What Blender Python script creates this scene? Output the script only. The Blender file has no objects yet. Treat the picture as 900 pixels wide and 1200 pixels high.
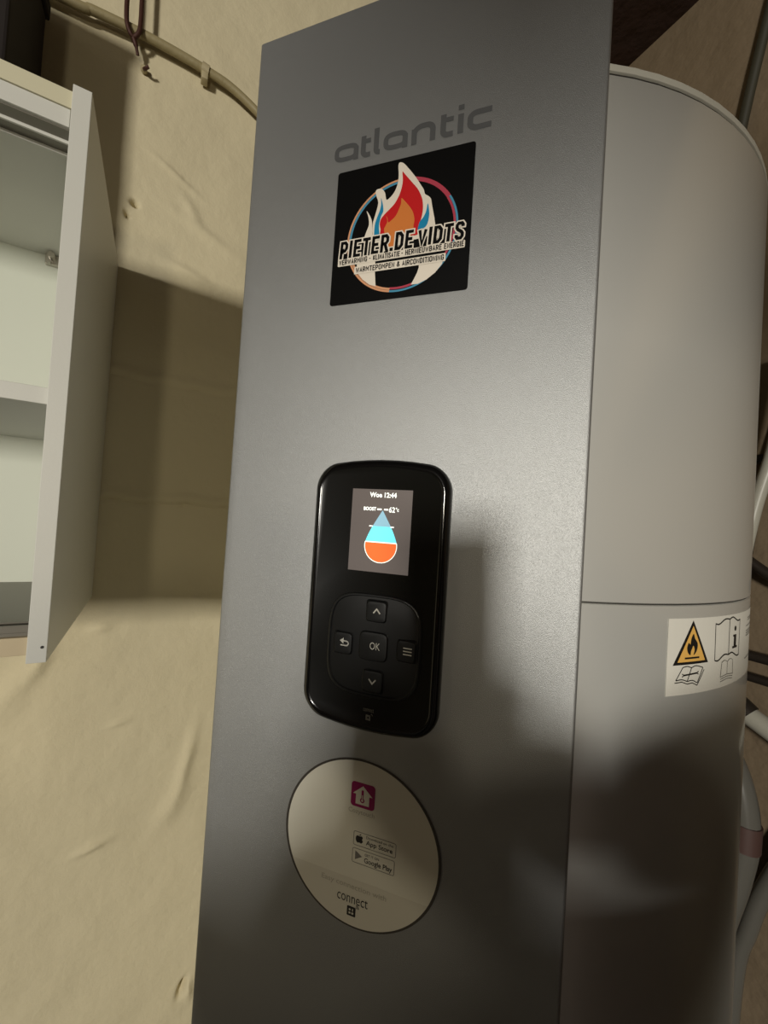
import bpy, bmesh, math, random
from mathutils import Vector, Matrix, noise
random.seed(7)
S = bpy.context.scene
COL = S.collection
V = Vector
Z0 = 1.72                                   # lens height above the floor
# ------------------------------------------------------------------ camera
CAM = V((0.247494, -0.294206, Z0))
RT = V((0.943491, 0.325251, 0.063541)); UP = V((-0.052742, -0.041922, 0.997728)); FW = V((-0.327176, 0.944698, 0.022398))
cd = bpy.data.cameras.new('camera'); cam = bpy.data.objects.new('camera', cd); COL.objects.link(cam)
cd.sensor_fit = 'HORIZONTAL'; cd.sensor_width = 36.0; cd.lens = 479.42 / 900 * 36; cd.clip_start = 0.004; cd.clip_end = 60
cam.matrix_world = Matrix((( RT.x, UP.x, -FW.x, CAM.x), (RT.y, UP.y, -FW.y, CAM.y), (RT.z, UP.z, -FW.z, CAM.z), (0, 0, 0, 1)))
S.camera = cam
# ------------------------------------------------------------------ world, lights, exposure
S.view_settings.view_transform = 'Standard'; S.view_settings.look = 'None'
S.view_settings.exposure = 0.0; S.view_settings.gamma = 1.0; S.view_settings.use_curve_mapping = False
W = bpy.data.worlds.new('world'); S.world = W; W.use_nodes = True
W.node_tree.nodes['Background'].inputs[0].default_value = (0.01, 0.009, 0.008, 1)
W.node_tree.nodes['Background'].inputs[1].default_value = 0.3
def area(name, loc, target, sx, sy, power, col, shape='RECTANGLE'):
    d = bpy.data.lights.new(name, 'AREA'); d.shape = shape; d.size = sx; d.size_y = sy; d.energy = power; d.color = col
    o = bpy.data.objects.new(name, d); COL.objects.link(o); o.location = loc
    o.rotation_euler = (V(target) - V(loc)).to_track_quat('-Z', 'Y').to_euler()
    return o
# the light at the far end of the cellar, and a small lamp behind the viewer
area('far_light', (0.90, -6.20, Z0 + 0.37), (0.1, 0.2, Z0), 0.60, 0.75, 275, (1.0, 0.95, 0.86))
area("small_lamp", (0.81, -1.51, Z0 + 0.09), (-0.25, 0.3, Z0), 0.12, 0.12, 3.2, (1.0, 0.88, 0.66), 'DISK')

# ------------------------------------------------------------------ materials
def lin(c): return tuple(((x / 255) / 12.92 if x / 255 <= 0.04045 else ((x / 255 + 0.055) / 1.055) ** 2.4) for x in c) + (1,)
def mat(name, c, rough=0.5, metal=0.0, spec=0.5, coat=0.0, bump=None, mottle=None, emit=None):
    m = bpy.data.materials.new(name); m.use_nodes = True
    nt = m.node_tree; b = nt.nodes['Principled BSDF']
    b.inputs['Base Color'].default_value = lin(c); b.inputs['Roughness'].default_value = rough
    b.inputs['Metallic'].default_value = metal; b.inputs['Specular IOR Level'].default_value = spec
    b.inputs['Coat Weight'].default_value = coat
    tc = nt.nodes.new('ShaderNodeTexCoord')
    if mottle:                                   # (scale, second colour)
        n = nt.nodes.new('ShaderNodeTexNoise'); n.inputs['Scale'].default_value = mottle[0]; n.inputs['Detail'].default_value = 6
        r = nt.nodes.new('ShaderNodeMix'); r.data_type = 'RGBA'
        r.inputs[6].default_value = lin(c); r.inputs[7].default_value = lin(mottle[1])
        nt.links.new(tc.outputs['Object'], n.inputs['Vector']); nt.links.new(n.outputs['Fac'], r.inputs[0])
        nt.links.new(r.outputs[2], b.inputs['Base Color'])
    if bump:                                     # list of (scale, distance)
        prev = None
        for sc, dist in bump:
            n = nt.nodes.new('ShaderNodeTexNoise'); n.inputs['Scale'].default_value = sc; n.inputs['Detail'].default_value = 4
            bp = nt.nodes.new('ShaderNodeBump'); bp.inputs['Distance'].default_value = dist; bp.inputs['Strength'].default_value = 1.0
            nt.links.new(tc.outputs['Object'], n.inputs['Vector']); nt.links.new(n.outputs['Fac'], bp.inputs['Height'])
            if prev: nt.links.new(prev.outputs[0], bp.inputs['Normal'])
            prev = bp
        nt.links.new(prev.outputs[0], b.inputs['Normal'])
    if emit:
        b.inputs['Emission Color'].default_value = lin(c); b.inputs['Emission Strength'].default_value = emit
    return m
M = {}
M['plaster'] = mat('cream_plaster', (214, 204, 172), 0.85, spec=0.2, mottle=(2.2, (203, 192, 160)), bump=[(8, 0.008), (55, 0.0013), (320, 0.0003)])
M['brick_dark'] = mat('dark_limewash', (86, 74, 60), 0.9, mottle=(4, (70, 60, 50)), bump=[(12, 0.01)])
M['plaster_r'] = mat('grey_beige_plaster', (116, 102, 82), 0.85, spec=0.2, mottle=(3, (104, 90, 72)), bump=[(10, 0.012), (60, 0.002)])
M['dark_wood'] = mat('dark_ceiling_wood', (58, 34, 24), 0.8, mottle=(12, (36, 22, 17)), bump=[(30, 0.004)])
M['floor'] = mat('concrete_floor', (62, 56, 48), 0.8, mottle=(6, (52, 46, 40)), bump=[(40, 0.002)])
M['silver'] = mat('silver_satin_paint', (172, 174, 174), 0.49, 0.82, bump=[(2000, 0.0003)])
M['white'] = mat('pearl_white_enamel', (232, 233, 228), 0.30, 0.55, coat=0.4)
M['white_cap'] = mat('white_cap_plastic', (204, 203, 192), 0.4)
M['gap'] = mat('dark_gap', (40, 38, 34), 0.7)
M['brand'] = mat('grey_brand_print', (112, 114, 115), 0.46, 0.8)
M['black_gloss'] = mat('gloss_black_plastic', (10, 10, 10), 0.12, spec=0.5)
M['black_face'] = mat('smoked_black_face', (17, 17, 15), 0.22, spec=0.35)
M['black_key'] = mat('satin_black_key', (22, 23, 23), 0.36, spec=0.5)
M['icon'] = mat('pale_icon_print', (190, 188, 178), 0.5)
M['icon_dim'] = mat('dim_icon_print', (110, 108, 98), 0.5)
M['scr'] = mat('screen_glow', (84, 77, 73), 0.25, emit=0.9)
M['scr_w'] = mat('screen_white', (240, 245, 235), 0.3, emit=1.0)
M['scr_c'] = mat('screen_cyan', (110, 222, 238), 0.3, emit=0.85)
M['scr_b'] = mat('screen_grey_blue', (128, 168, 184), 0.3, emit=0.85)
M['scr_o'] = mat('screen_orange', (255, 100, 45), 0.3, emit=0.9)
M['st_black'] = mat('sticker_black', (4, 4, 4), 0.5, spec=0.12)
M['st_white'] = mat('sticker_white', (222, 214, 200), 0.5, spec=0.25)
M['st_red'] = mat('sticker_red', (190, 22, 26), 0.5, spec=0.25)
M['st_orange'] = mat('sticker_orange', (205, 120, 55), 0.5, spec=0.25)
M['st_blue'] = mat('sticker_blue', (20, 128, 170), 0.5, spec=0.25)
M['st_rose'] = mat('sticker_rose', (170, 60, 78), 0.5, spec=0.25)
M['st_sky'] = mat('sticker_sky', (70, 140, 172), 0.5, spec=0.25)
M['st_sand'] = mat('sticker_sand', (206, 150, 112), 0.5, spec=0.25)
M['app_white'] = mat('app_sticker_white', (222, 220, 206), 0.5, spec=0.3)
M['app_band'] = mat('app_sticker_band', (212, 209, 195), 0.5, spec=0.3)
M['app_rim'] = mat('app_sticker_rim', (70, 66, 60), 0.35)
M['app_print'] = mat('app_print_dark', (40, 38, 36), 0.5)
M['app_faint'] = mat('app_print_faint', (172, 168, 154), 0.5)
M['app_mag'] = mat('app_magenta', (150, 20, 92), 0.45)
M['label'] = mat('label_white', (222, 220, 210), 0.34)
M['label_y'] = mat('label_ochre', (226, 178, 92), 0.45)
M['label_k'] = mat('label_black', (22, 20, 18), 0.5)
M['label_g'] = mat('label_grey', (120, 118, 112), 0.5)
M['melamine'] = mat('white_melamine', (206, 206, 198), 0.45, bump=[(400, 0.0001)])
M['melamine_in'] = mat('white_melamine_inside', (206, 210, 196), 0.5)
M['edge_cream'] = mat('cream_edging', (205, 200, 172), 0.5)
M['edge_beige'] = mat('beige_rail', (196, 180, 148), 0.5)
M['track'] = mat('grey_track', (120, 116, 106), 0.4, 0.3)
M['steel'] = mat('bright_steel', (190, 186, 176), 0.3, 0.9)
M['dark_box'] = mat('dark_box_card', (26, 18, 14), 0.85)
M['pipe_paint'] = mat('painted_pipe', (150, 138, 102), 0.5, bump=[(90, 0.001)])
M['clip'] = mat('clip_plastic', (176, 164, 130), 0.5)
M['rust'] = mat('rust_iron', (70, 40, 30), 0.6, 0.3, bump=[(120, 0.001)])
M['cable'] = mat('dark_cable', (48, 46, 34), 0.6)
M['conduit'] = mat('pale_grey_plastic', (158, 156, 144), 0.35)
M['hose'] = mat('translucent_grey_hose', (90, 88, 82), 0.22, spec=0.6)
M['hose_red'] = mat('dull_red_tape', (72, 52, 47), 0.5)
M['dark_pipe'] = mat('dark_metal_pipe', (52, 46, 40), 0.4, 0.5)
M['skin'] = mat('skin', (190, 140, 115), 0.5)
M['jumper'] = mat('charcoal_jumper', (30, 30, 34), 0.9, bump=[(300, 0.001)])
M['jeans'] = mat('dark_jeans', (30, 34, 48), 0.9)
M['shoe'] = mat('black_shoe', (18, 18, 18), 0.6)
M['hair'] = mat('brown_hair', (46, 32, 24), 0.7)
M['phone'] = mat('black_phone', (14, 14, 15), 0.2)

# ------------------------------------------------------------------ helpers
def world_off(o):
    v = V((0, 0, 0))
    while o is not None: v += o.location; o = o.parent
    return v
def obj(name, bm, m, parent=None, label=None, smooth=False, kind=None, shift=None):
    """one mesh object; bm is in world coordinates; m is a material or a list"""
    off = world_off(parent) if parent else V((0, 0, 0))
    if shift: off = off + V(shift)
    bmesh.ops.recalc_face_normals(bm, faces=bm.faces)
    bmesh.ops.translate(bm, verts=bm.verts, vec=-off)
    me = bpy.data.meshes.new(name); bm.to_mesh(me); bm.free()
    for x in (m if isinstance(m, list) else [m]): me.materials.append(x)
    if smooth:
        for p in me.polygons: p.use_smooth = True
        me.set_sharp_from_angle(angle=math.radians(40))
    o = bpy.data.objects.new(name, me); COL.objects.link(o)
    if parent: o.parent = parent
    if shift: o.location = V(shift)
    if label: o['label'] = label
    if kind: o['kind'] = kind
    return o
def thing(name, loc, label, cat, group=None):
    o = bpy.data.objects.new(name, None); COL.objects.link(o); o.location = loc; o.empty_display_size = 0.1
    o['label'] = label; o['category'] = cat
    if group: o['group'] = group
    return o
def box(bm, o, ax, ay, az, sx, sy, sz, bev=0.0, mi=0):
    """box with corner at o, axes ax ay az (unit), sizes"""
    vs = [bm.verts.new(V(o) + V(ax) * (i * sx) + V(ay) * (j * sy) + V(az) * (k * sz)) for i in (0, 1) for j in (0, 1) for k in (0, 1)]
    fs = []
    for f in ((0, 1, 3, 2), (4, 6, 7, 5), (0, 4, 5, 1), (2, 3, 7, 6), (0, 2, 6, 4), (1, 5, 7, 3)):
        fc = bm.faces.new([vs[i] for i in f]); fc.material_index = mi; fs.append(fc)
    if bev:
        es = list({e for f in fs for e in f.edges})
        r = bmesh.ops.bevel(bm, geom=es, offset=bev, segments=2, affect='EDGES', profile=0.5)
        for f in r['faces']: f.material_index = mi
    return bm
X, Y, Z = V((1, 0, 0)), V((0, 1, 0)), V((0, 0, 1))
def tube(bm, pts, r, n=12, cap=True, mi=0):
    pts = [V(p) for p in pts]; rings = []
    rr = r if isinstance(r, (list, tuple)) else [r] * len(pts)
    ref = None
    for i, p in enumerate(pts):
        t = (pts[min(i + 1, len(pts) - 1)] - pts[max(i - 1, 0)]).normalized()
        if ref is None: ref = t.orthogonal().normalized()
        a = (ref - t * ref.dot(t)).normalized(); ref = a; b = t.cross(a)
        rings.append([bm.verts.new(p + (a * math.cos(q) + b * math.sin(q)) * rr[i]) for q in (2 * math.pi * k / n for k in range(n))])
    for A, B in zip(rings, rings[1:]):
        for k in range(n):
            f = bm.faces.new((A[k], A[(k + 1) % n], B[(k + 1) % n], B[k])); f.material_index = mi
    if cap:
        f = bm.faces.new(rings[0][::-1]); f.material_index = mi
        f = bm.faces.new(rings[-1]); f.material_index = mi
    return bm
def spline(pts, n=8):
    pts = [V(p) for p in pts]; out = []
    for i in range(len(pts) - 1):
        p0 = pts[max(i - 1, 0)]; p1 = pts[i]; p2 = pts[i + 1]; p3 = pts[min(i + 2, len(pts) - 1)]
        for k in range(n):
            t = k / n
            out.append(0.5 * ((2 * p1) + (p2 - p0) * t + (2 * p0 - 5 * p1 + 4 * p2 - p3) * t * t + (3 * p1 - p0 - 3 * p2 + p3) * t ** 3))
    return out + [pts[-1]]
# --- flat print: shapes are collected in 2-D (mm) and laid on a surface by a mapping function
class Print:
    def __init__(s, mapf): s.mapf = mapf; s.items = []
    def poly(s, pts, lay=1, mi=0):
        s.items.append((tris_of([pts]), lay, mi)); return s
    def holed(s, loops, lay=1, mi=0):
        s.items.append((tris_of(loops), lay, mi)); return s
    def rect(s, x0, z0, x1, z1, lay=1, mi=0, r=0):
        return s.poly(rrect(x0, z0, x1, z1, r) if r else [(x0, z0), (x1, z0), (x1, z1), (x0, z1)], lay, mi)
    def ribbon(s, pts, w, lay=1, mi=0, closed=False):
        s.items.append((ribbon_tris(pts, w, closed), lay, mi)); return s
    def disc(s, cx, cz, r, lay=1, mi=0, n=40, rz=None):
        return s.poly([(cx + r * math.cos(2 * math.pi * k / n), cz + (rz or r) * math.sin(2 * math.pi * k / n)) for k in range(n)], lay, mi)
    def text(s, t, x0, x1, z0, z1, lay=1, mi=0, bold=0.0, shear=0.0):
        s.items.append((text_tris(t, x0, x1, z0, z1, bold, shear), lay, mi)); return s
    def build(s, name, mats, parent, label=None, maxedge=None):
        bm = bmesh.new()
        for idx, (tris, lay, mi) in enumerate(s.items):
            lay = lay + (idx % 24) * 0.035
            b2 = bmesh.new(); cache = {}
            for t in tris:
                vs = []
                for p in t:
                    k = (round(p[0], 4), round(p[1], 4))
                    if k not in cache: cache[k] = b2.verts.new((k[0], k[1], 0))
                    vs.append(cache[k])
                if len(set(vs)) == 3:
                    try: b2.faces.new(vs)
                    except ValueError: pass
            if maxedge:
                for _ in range(5):
                    es = [e for e in b2.edges if e.calc_length() > maxedge]
                    if not es: break
                    bmesh.ops.subdivide_edges(b2, edges=es, cuts=1)
                    bmesh.ops.triangulate(b2, faces=b2.faces)
            b2.faces.ensure_lookup_table()
            vm = {}
            for v in b2.verts: vm[v] = bm.verts.new(s.mapf(v.co.x, v.co.y, lay))
            for f in b2.faces:
                vs = [vm[v] for v in f.verts]
                if f.normal.z < 0: vs.reverse()
                bm.faces.new(vs).material_index = mi
            b2.free()
        return obj_flat(name, bm, mats, parent, label)
def obj_flat(name, bm, m, parent, label):
    off = world_off(parent)
    for v in bm.verts: v.co -= off
    me = bpy.data.meshes.new(name); bm.to_mesh(me); bm.free()
    for x in (m if isinstance(m, list) else [m]): me.materials.append(x)
    o = bpy.data.objects.new(name, me); COL.objects.link(o); o.parent = parent
    if label: o['label'] = label
    return o
def tris_of(loops):
    from mathutils.geometry import tessellate_polygon
    flat = [p for l in loops for p in l]
    return [[flat[i] for i in t] for t in tessellate_polygon([[V((p[0], p[1], 0)) for p in l] for l in loops])]
def rrect(x0, z0, x1, z1, r, n=6):
    o = []
    for cx, cz, a in ((x1 - r, z1 - r, 0), (x0 + r, z1 - r, 90), (x0 + r, z0 + r, 180), (x1 - r, z0 + r, 270)):
        for k in range(n + 1):
            q = math.radians(a + 90 * k / n); o.append((cx + r * math.cos(q), cz + r * math.sin(q)))
    return o
def smooth2(pts, n=4, closed=True):
    N = len(pts); o = []
    for i in range(N if closed else N - 1):
        g = lambda j: V((*pts[j % N], 0)) if closed else V((*pts[min(max(j, 0), N - 1)], 0))
        p0, p1, p2, p3 = g(i - 1), g(i), g(i + 1), g(i + 2)
        for k in range(n):
            t = k / n; q = 0.5 * ((2 * p1) + (p2 - p0) * t + (2 * p0 - 5 * p1 + 4 * p2 - p3) * t * t + (3 * p1 - p0 - 3 * p2 + p3) * t ** 3)
            o.append((q.x, q.y))
    if not closed: o.append(tuple(pts[-1]))
    return o
def ribbon_tris(pts, w, closed=False):
    N = len(pts); L = []; R = []
    for i in range(N):
        a = V(pts[(i - 1) % N] if closed else pts[max(i - 1, 0)]); b = V(pts[i]); c = V(pts[(i + 1) % N] if closed else pts[min(i + 1, N - 1)])
        d1 = (b - a).normalized() if (b - a).length > 1e-6 else None; d2 = (c - b).normalized() if (c - b).length > 1e-6 else None
        d1 = d1 or d2; d2 = d2 or d1
        t = (d1 + d2); t = t.normalized() if t.length > 1e-4 else d1
        n = V((-t.y, t.x)); k = 1 / max(0.45, n.dot(V((-d1.y, d1.x))))
        L.append(tuple(b + n * (w / 2 * k))); R.append(tuple(b - n * (w / 2 * k)))
    o = []
    for i in range(N if closed else N - 1):
        j = (i + 1) % N
        o += [[R[i], R[j], L[j]], [R[i], L[j], L[i]]]
    return o
def text_tris(t, x0, x1, z0, z1, bold=0.0, shear=0.0):
    c = bpy.data.curves.new('txt', 'FONT'); c.body = t; c.offset = bold; c.shear = shear; c.resolution_u = 3
    o = bpy.data.objects.new('txt', c); COL.objects.link(o)
    dg = bpy.context.evaluated_depsgraph_get(); me = o.evaluated_get(dg).to_mesh()
    me.calc_loop_triangles()
    vs = [(v.co.x, v.co.y) for v in me.vertices]; xs = [v[0] for v in vs]; ys = [v[1] for v in vs]
    ax, bx, ay, by = min(xs), max(xs), min(ys), max(ys)
    f = lambda p: (x0 + (p[0] - ax) / (bx - ax) * (x1 - x0), z0 + (p[1] - ay) / (by - ay) * (z1 - z0))
    out = [[f(vs[i]) for i in tr.vertices] for tr in me.loop_triangles]
    o.evaluated_get(dg).to_mesh_clear(); bpy.data.objects.remove(o); bpy.data.curves.remove(c)
    return out

# ------------------------------------------------------------------ frame of the room: u along the left wall, w out of it
UU = V((0.664412, 0.747367, 0)); NN = V((-0.747367, 0.664412, 0)); B0 = V((-0.541371, 0.280582, 0))
OUT = -NN
UC = 1.0237                                      # the corner with the right wall
CEIL = Z0 + 1.46
def G(u, w, z): return B0 + UU * u + OUT * w + Z * (Z0 + z)
UL, WF = -5.2, 7.2                               # far ends of the room
def bumpy(u, z):
    n = noise.fractal(V((u * 2.1, z * 2.1, 3.7)), 1.0, 2.0, 4) * 0.006 + noise.fractal(V((u * 9, z * 9, 8.1)), 1.0, 2.0, 3) * 0.0016
    return n
MARKS = [  # u, z, su, sz, depth, angle : trowel marks, dents and lumps of the plaster
    (0.018, 0.612, 0.0045, 0.0065, -0.016, 0.9), (0.006, 0.585, 0.003, 0.007, -0.010, 0.3), (0.120, 0.640, 0.012, 0.03, 0.003, 0.6),
    (0.09, 0.70, 0.05, 0.006, 0.0025, -0.5), (0.15, 0.60, 0.06, 0.012, 0.003, -0.4), (0.13, 0.50, 0.05, 0.012, 0.004, -0.3),
    (-0.10, -0.34, 0.02, 0.05, 0.004, -0.5), (-0.07, -0.30, 0.012, 0.03, 0.004, -0.4), (0.02, -0.245, 0.02, 0.010, 0.003, 0.2),
    (0.06, -0.44, 0.02, 0.006, 0.003, 0.2), (0.19, -0.55, 0.012, 0.07, 0.005, -0.2), (0.17, -0.63, 0.02, 0.05, 0.004, -0.5), (0.03, -0.68, 0.03, 0.008, 0.004, 0.3),
    (0.215, -1.04, 0.006, 0.016, -0.014, -0.3), (0.228, -1.05, 0.008, 0.02, 0.004, 0.1)]
def relief(u, z):
    d = bumpy(u, z)
    for mu, mz, su, sz, h, a in MARKS:
        du, dz = u - mu, z - mz
        if abs(du) < 0.3 and abs(dz) < 0.3:
            p = du * math.cos(a) + dz * math.sin(a); q = -du * math.sin(a) + dz * math.cos(a)
            d += h * 1.7 * math.exp(-(p / su) ** 2 - (q / sz) ** 2)
    for cz, amp in ((0.257, 0.004), (0.006, 0.007)):          # two cracked joints running along the wall
        if -0.1 < u < 0.5:
            w = cz + 0.006 * noise.noise(V((u * 22, cz, 0))); d -= amp * math.exp(-((z - w) / 0.0035) ** 2) * (0.5 + 0.5 * noise.noise(V((u * 30, 5, cz))))
            d += amp * 0.8 * math.exp(-((z - w - 0.012) / 0.012) ** 2)
    return d
def coords(a, b, d0, d1, fine, coarse):
    o = []; x = a
    while x < b - 1e-6:
        o.append(x); x += fine if d0 <= x < d1 else (min(coarse, d0 - x) if x < d0 else coarse)
    return o + [b]
def wall(name, us, zs, P, depth, m, label):
    bm = bmesh.new()
    g = [[bm.verts.new(P(u, z)) for z in zs] for u in us]
    for i in range(len(us) - 1):
        for j in range(len(zs) - 1): bm.faces.new((g[i][j], g[i + 1][j], g[i + 1][j + 1], g[i][j + 1]))
    border = [g[i][0] for i in range(len(us))] + [g[-1][j] for j in range(1, len(zs))] + [g[i][-1] for i in range(len(us) - 2, -1, -1)] + [g[0][j] for j in range(len(zs) - 2, 0, -1)]
    back = [bm.verts.new(v.co + depth) for v in border]
    for i in range(len(border)):
        j = (i + 1) % len(border); bm.faces.new((border[i], back[i], back[j], border[j]))
    bm.faces.new(back)
    return obj(name, bm, m, None, label, smooth=True, kind='structure')
# left wall: relief only sinks away from the cabinet's back
wall('wall_left', coords(UL, UC, -0.16, 0.26, 0.0036, 0.25), coords(-Z0, CEIL - Z0, -1.2, 1.1, 0.0036, 0.2),
     lambda u, z: G(u, min(-0.0005, relief(u, z) - 0.006) if -0.75 < u < 0.0 and -0.2 < z < 0.49 else relief(u, z) - 0.006, z), NN * 0.12, M['plaster'], 'lumpy cream plastered cellar wall behind the cabinet')
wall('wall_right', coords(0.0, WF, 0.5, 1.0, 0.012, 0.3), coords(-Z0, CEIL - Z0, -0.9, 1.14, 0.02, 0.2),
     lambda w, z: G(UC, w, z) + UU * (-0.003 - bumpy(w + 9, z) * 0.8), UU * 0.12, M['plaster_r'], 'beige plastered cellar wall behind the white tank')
def slab(name, o, ax, ay, az, sx, sy, sz, m, label): obj(name, box(bmesh.new(), o, ax, ay, az, sx, sy, sz), m, None, label, kind='structure')
slab('wall_front', G(UL, WF, -Z0), UU, OUT, Z, UC - UL, 0.1, CEIL, M['brick_dark'], 'plain wall at the far end behind the viewer')
slab('wall_side', G(UL, 0, -Z0), -UU, OUT, Z, 0.1, WF, CEIL, M['brick_dark'], 'plain side wall out of view on the left')
slab('floor', G(UL, -0.0, -Z0), UU, OUT, -Z, UC - UL, WF, 0.1, M['floor'], 'grey concrete cellar floor')
ceil = box(bmesh.new(), G(UL - 0.1, -0.12, 1.46), UU, OUT, Z, UC - UL + 0.22, WF + 0.2, 0.06)
ceil = obj('ceiling', ceil, M['dark_wood'], None, 'dark brown wooden cellar ceiling', kind='structure')

slab('trim_1', G(UC - 0.16, 0.0, 1.138), UU, OUT, Z, 0.159, WF, 0.14, M['dark_wood'], 'dark brown beam along the top of the right wall')
# ------------------------------------------------------------------ the water heater
TC = V((0.165, 0.340, 0)); TR = 0.324
heater = thing('water_heater', (0.165, 0.34, 0.0), 'tall white cylindrical water heater with a silver front column and control panel', 'water heater')
def lathe(prof, n=96):
    bm = bmesh.new(); rings = []
    for r, z in prof:
        rings.append([bm.verts.new(TC + V((r * math.sin(2 * math.pi * k / n), -r * math.cos(2 * math.pi * k / n), z))) for k in range(n)])
    for A, B in zip(rings, rings[1:]):
        for k in range(n): bm.faces.new((A[k], A[(k + 1) % n], B[(k + 1) % n], B[k]))
    bm.faces.new(rings[0][::-1]); bm.faces.new(rings[-1])
    return bm
zt, zs_, zc = Z0 + 0.360, Z0 - 0.0505, Z0 + 0.351
obj('lower_jacket', lathe([(TR - .03, 0.05), (TR - .001, 0.055), (TR, 0.07), (TR, zs_ - 0.0012), (TR - .0012, zs_ - 0.0004)]), M['white'], heater, smooth=True)
obj('upper_jacket', lathe([(TR - .0012, zs_ + 0.0004), (TR, zs_ + 0.0012), (TR, zc - 0.0018), (TR - .0014, zc - 0.0011)]), M['white'], heater, smooth=True)
obj('jacket_seam', lathe([(TR - .02, zs_ - 0.002), (TR - .0012, zs_ - 0.002), (TR - .0012, zs_ + 0.002), (TR - .02, zs_ + 0.002)]), M['gap'], heater, 'thin dark joint line around the tank', smooth=True)
obj('cap_seam', lathe([(TR - .02, zc - 0.002), (TR - .0014, zc - 0.002), (TR - .0014, zc + 0.002), (TR - .02, zc + 0.002)]), M['gap'], heater, 'thin dark joint line under the top cap', smooth=True)
obj('top_cap', lathe([(TR - .0014, zc + 0.0011), (TR, zc + 0.0018), (TR, zt - 0.002), (TR - .003, zt), (TR - .1, zt + 0.001)]), M['white_cap'], heater, smooth=True)
for a in (40, 140, 220, 320):
    q = math.radians(a); c = TC + V((0.25 * math.sin(q), -0.25 * math.cos(q), 0))
    obj('foot', tube(bmesh.new(), [c, c + Z * 0.05], [0.03, 0.025], 16), M['black_key'], heater, smooth=True)
# silver front column : a folded sheet with softly rounded long edges
PW = 0.285; PT = Z0 + 0.4223; PB = 0.06
prof = [(0.0, 0.062), (0.0, 0.0025)]
for k in range(1, 6): q = math.radians(90 * k / 6); prof.append((0.0025 - 0.0025 * math.cos(q), 0.0025 - 0.0025 * math.sin(q)))
prof += [(0.0025, 0.0)] + [(0.01 + 0.265 * k / 8, 0.0) for k in range(9)] + [(0.2825, 0.0)]
for k in range(1, 6): q = math.radians(90 * k / 6); prof.append((0.2825 + 0.0025 * math.sin(q), 0.0025 - 0.0025 * math.cos(q)))
prof += [(0.285, 0.0025), (0.285, 0.062)]
bm = bmesh.new(); rows = []
for z in (PB, PB + 0.5, Z0 - 0.4, Z0, PT - 0.002): rows.append([bm.verts.new((x, y, z)) for x, y in prof])
rows.append([bm.verts.new((min(max(x, .0012), PW - .0012), y + (0.0012 if y < .03 else 0), PT)) for x, y in prof])
for A, B in zip(rows, rows[1:]):
    for k in range(len(prof) - 1): bm.faces.new((A[k], A[k + 1], B[k + 1], B[k]))
    bm.faces.new((A[-1], A[0], B[0], B[-1]))
bm.faces.new(rows[-1]); bm.faces.new(rows[0][::-1])
obj('front_panel', bm, M['silver'], heater, 'satin silver front column of the water heater', smooth=True)
bm = bmesh.new()
obj('panel_gasket', box(bm, (0.004, 0.0622, PB + .01), X, Y, Z, PW - 0.008, 0.004, PT - PB - 0.03), M['gap'], heater, 'dark strip between silver column and white tank')

LAY = 0.00012
def P(x, z, lay): return V((x / 1000, -lay * LAY, Z0 + z / 1000))
def arcpts(cx, cz, rx, rz, a0, a1, n=12): return [(cx + rx * math.cos(math.radians(a0 + (a1 - a0) * k / n)), cz + rz * math.sin(math.radians(a0 + (a1 - a0) * k / n))) for k in range(n + 1)]
# brand lettering, cut letter by letter from broad strokes
br = Print(P); w = 4.3; h0, h1 = 292.2, 305.8
def letter_a(x0, x1):
    cx = (x0 + x1) / 2; hw = (x1 - x0) / 2 - w / 2; zc_ = (h0 + h1) / 2; hh = (h1 - h0) / 2 - w / 2 + 0.6
    pts = []
    for k in range(28):
        q = 2 * math.pi * k / 28; c, s_ = math.cos(q), math.sin(q); e = 0.62
        pts.append((cx + hw * math.copysign(abs(c) ** e, c), zc_ + hh * math.copysign(abs(s_) ** e, s_)))
    br.ribbon(pts, w * 0.93, 1, 0, True); br.rect(x1 - w, h0 - 0.8, x1, h1 - 3.5, 2)
def letter_t(x0, x1):
    br.ribbon([(x0 + w / 2, h1 + 3.4), (x0 + w / 2, h0 + 6)] + arcpts(x0 + w / 2 + 3.4, h0 + 4.2, 3.4, 3.4, 180, 270, 6) + [(x1, h0 + 0.9)], w, 1)
    br.rect(x0 + w, h1 - 3.0, x1, h1 + 0.6, 2)
letter_a(82.6, 104.2); letter_t(106.2, 114.6)
br.ribbon([(119.4, 313.0), (119.4, h0 + 6)] + arcpts(122.2, h0 + 3.8, 2.8, 3.0, 180, 270, 5) + [(122.8, h0 + 0.8)], w, 1)
letter_a(125.4, 145.6)
br.rect(148.6, h0 - 0.8, 148.6 + w, h1 - 2, 2)
br.ribbon([(150.7, h0 + 5)] + arcpts(157.0, h1 - 6.4, 6.3, 5.6, 180, 90, 8) + [(159, h1 - 0.8)] + arcpts(160.6, h1 - 5.4, 4.8, 4.6, 90, 0, 8) + [(165.4, h0 - 0.8)], w, 1)
letter_t(171.2, 181.0)
br.rect(184.3, h0 - 0.8, 184.3 + w, h1 + 0.6, 1); br.rect(184.3, h1 + 3.6, 184.3 + w, h1 + 7.6, 1)
br.ribbon([(209.0, h1 - 1.2), (199.5, h1 - 1.2)] + arcpts(198.8, h1 - 5.2, 5.3, 4.0, 90, 180, 8) + arcpts(198.8, h0 + 5.0, 5.3, 4.0, 180, 270, 8) + [(209.0, h0 + 1.0)], w, 1)
br.build('brand_lettering', M['brand'], heater, 'grey brand lettering printed near the top of the silver column')

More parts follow.
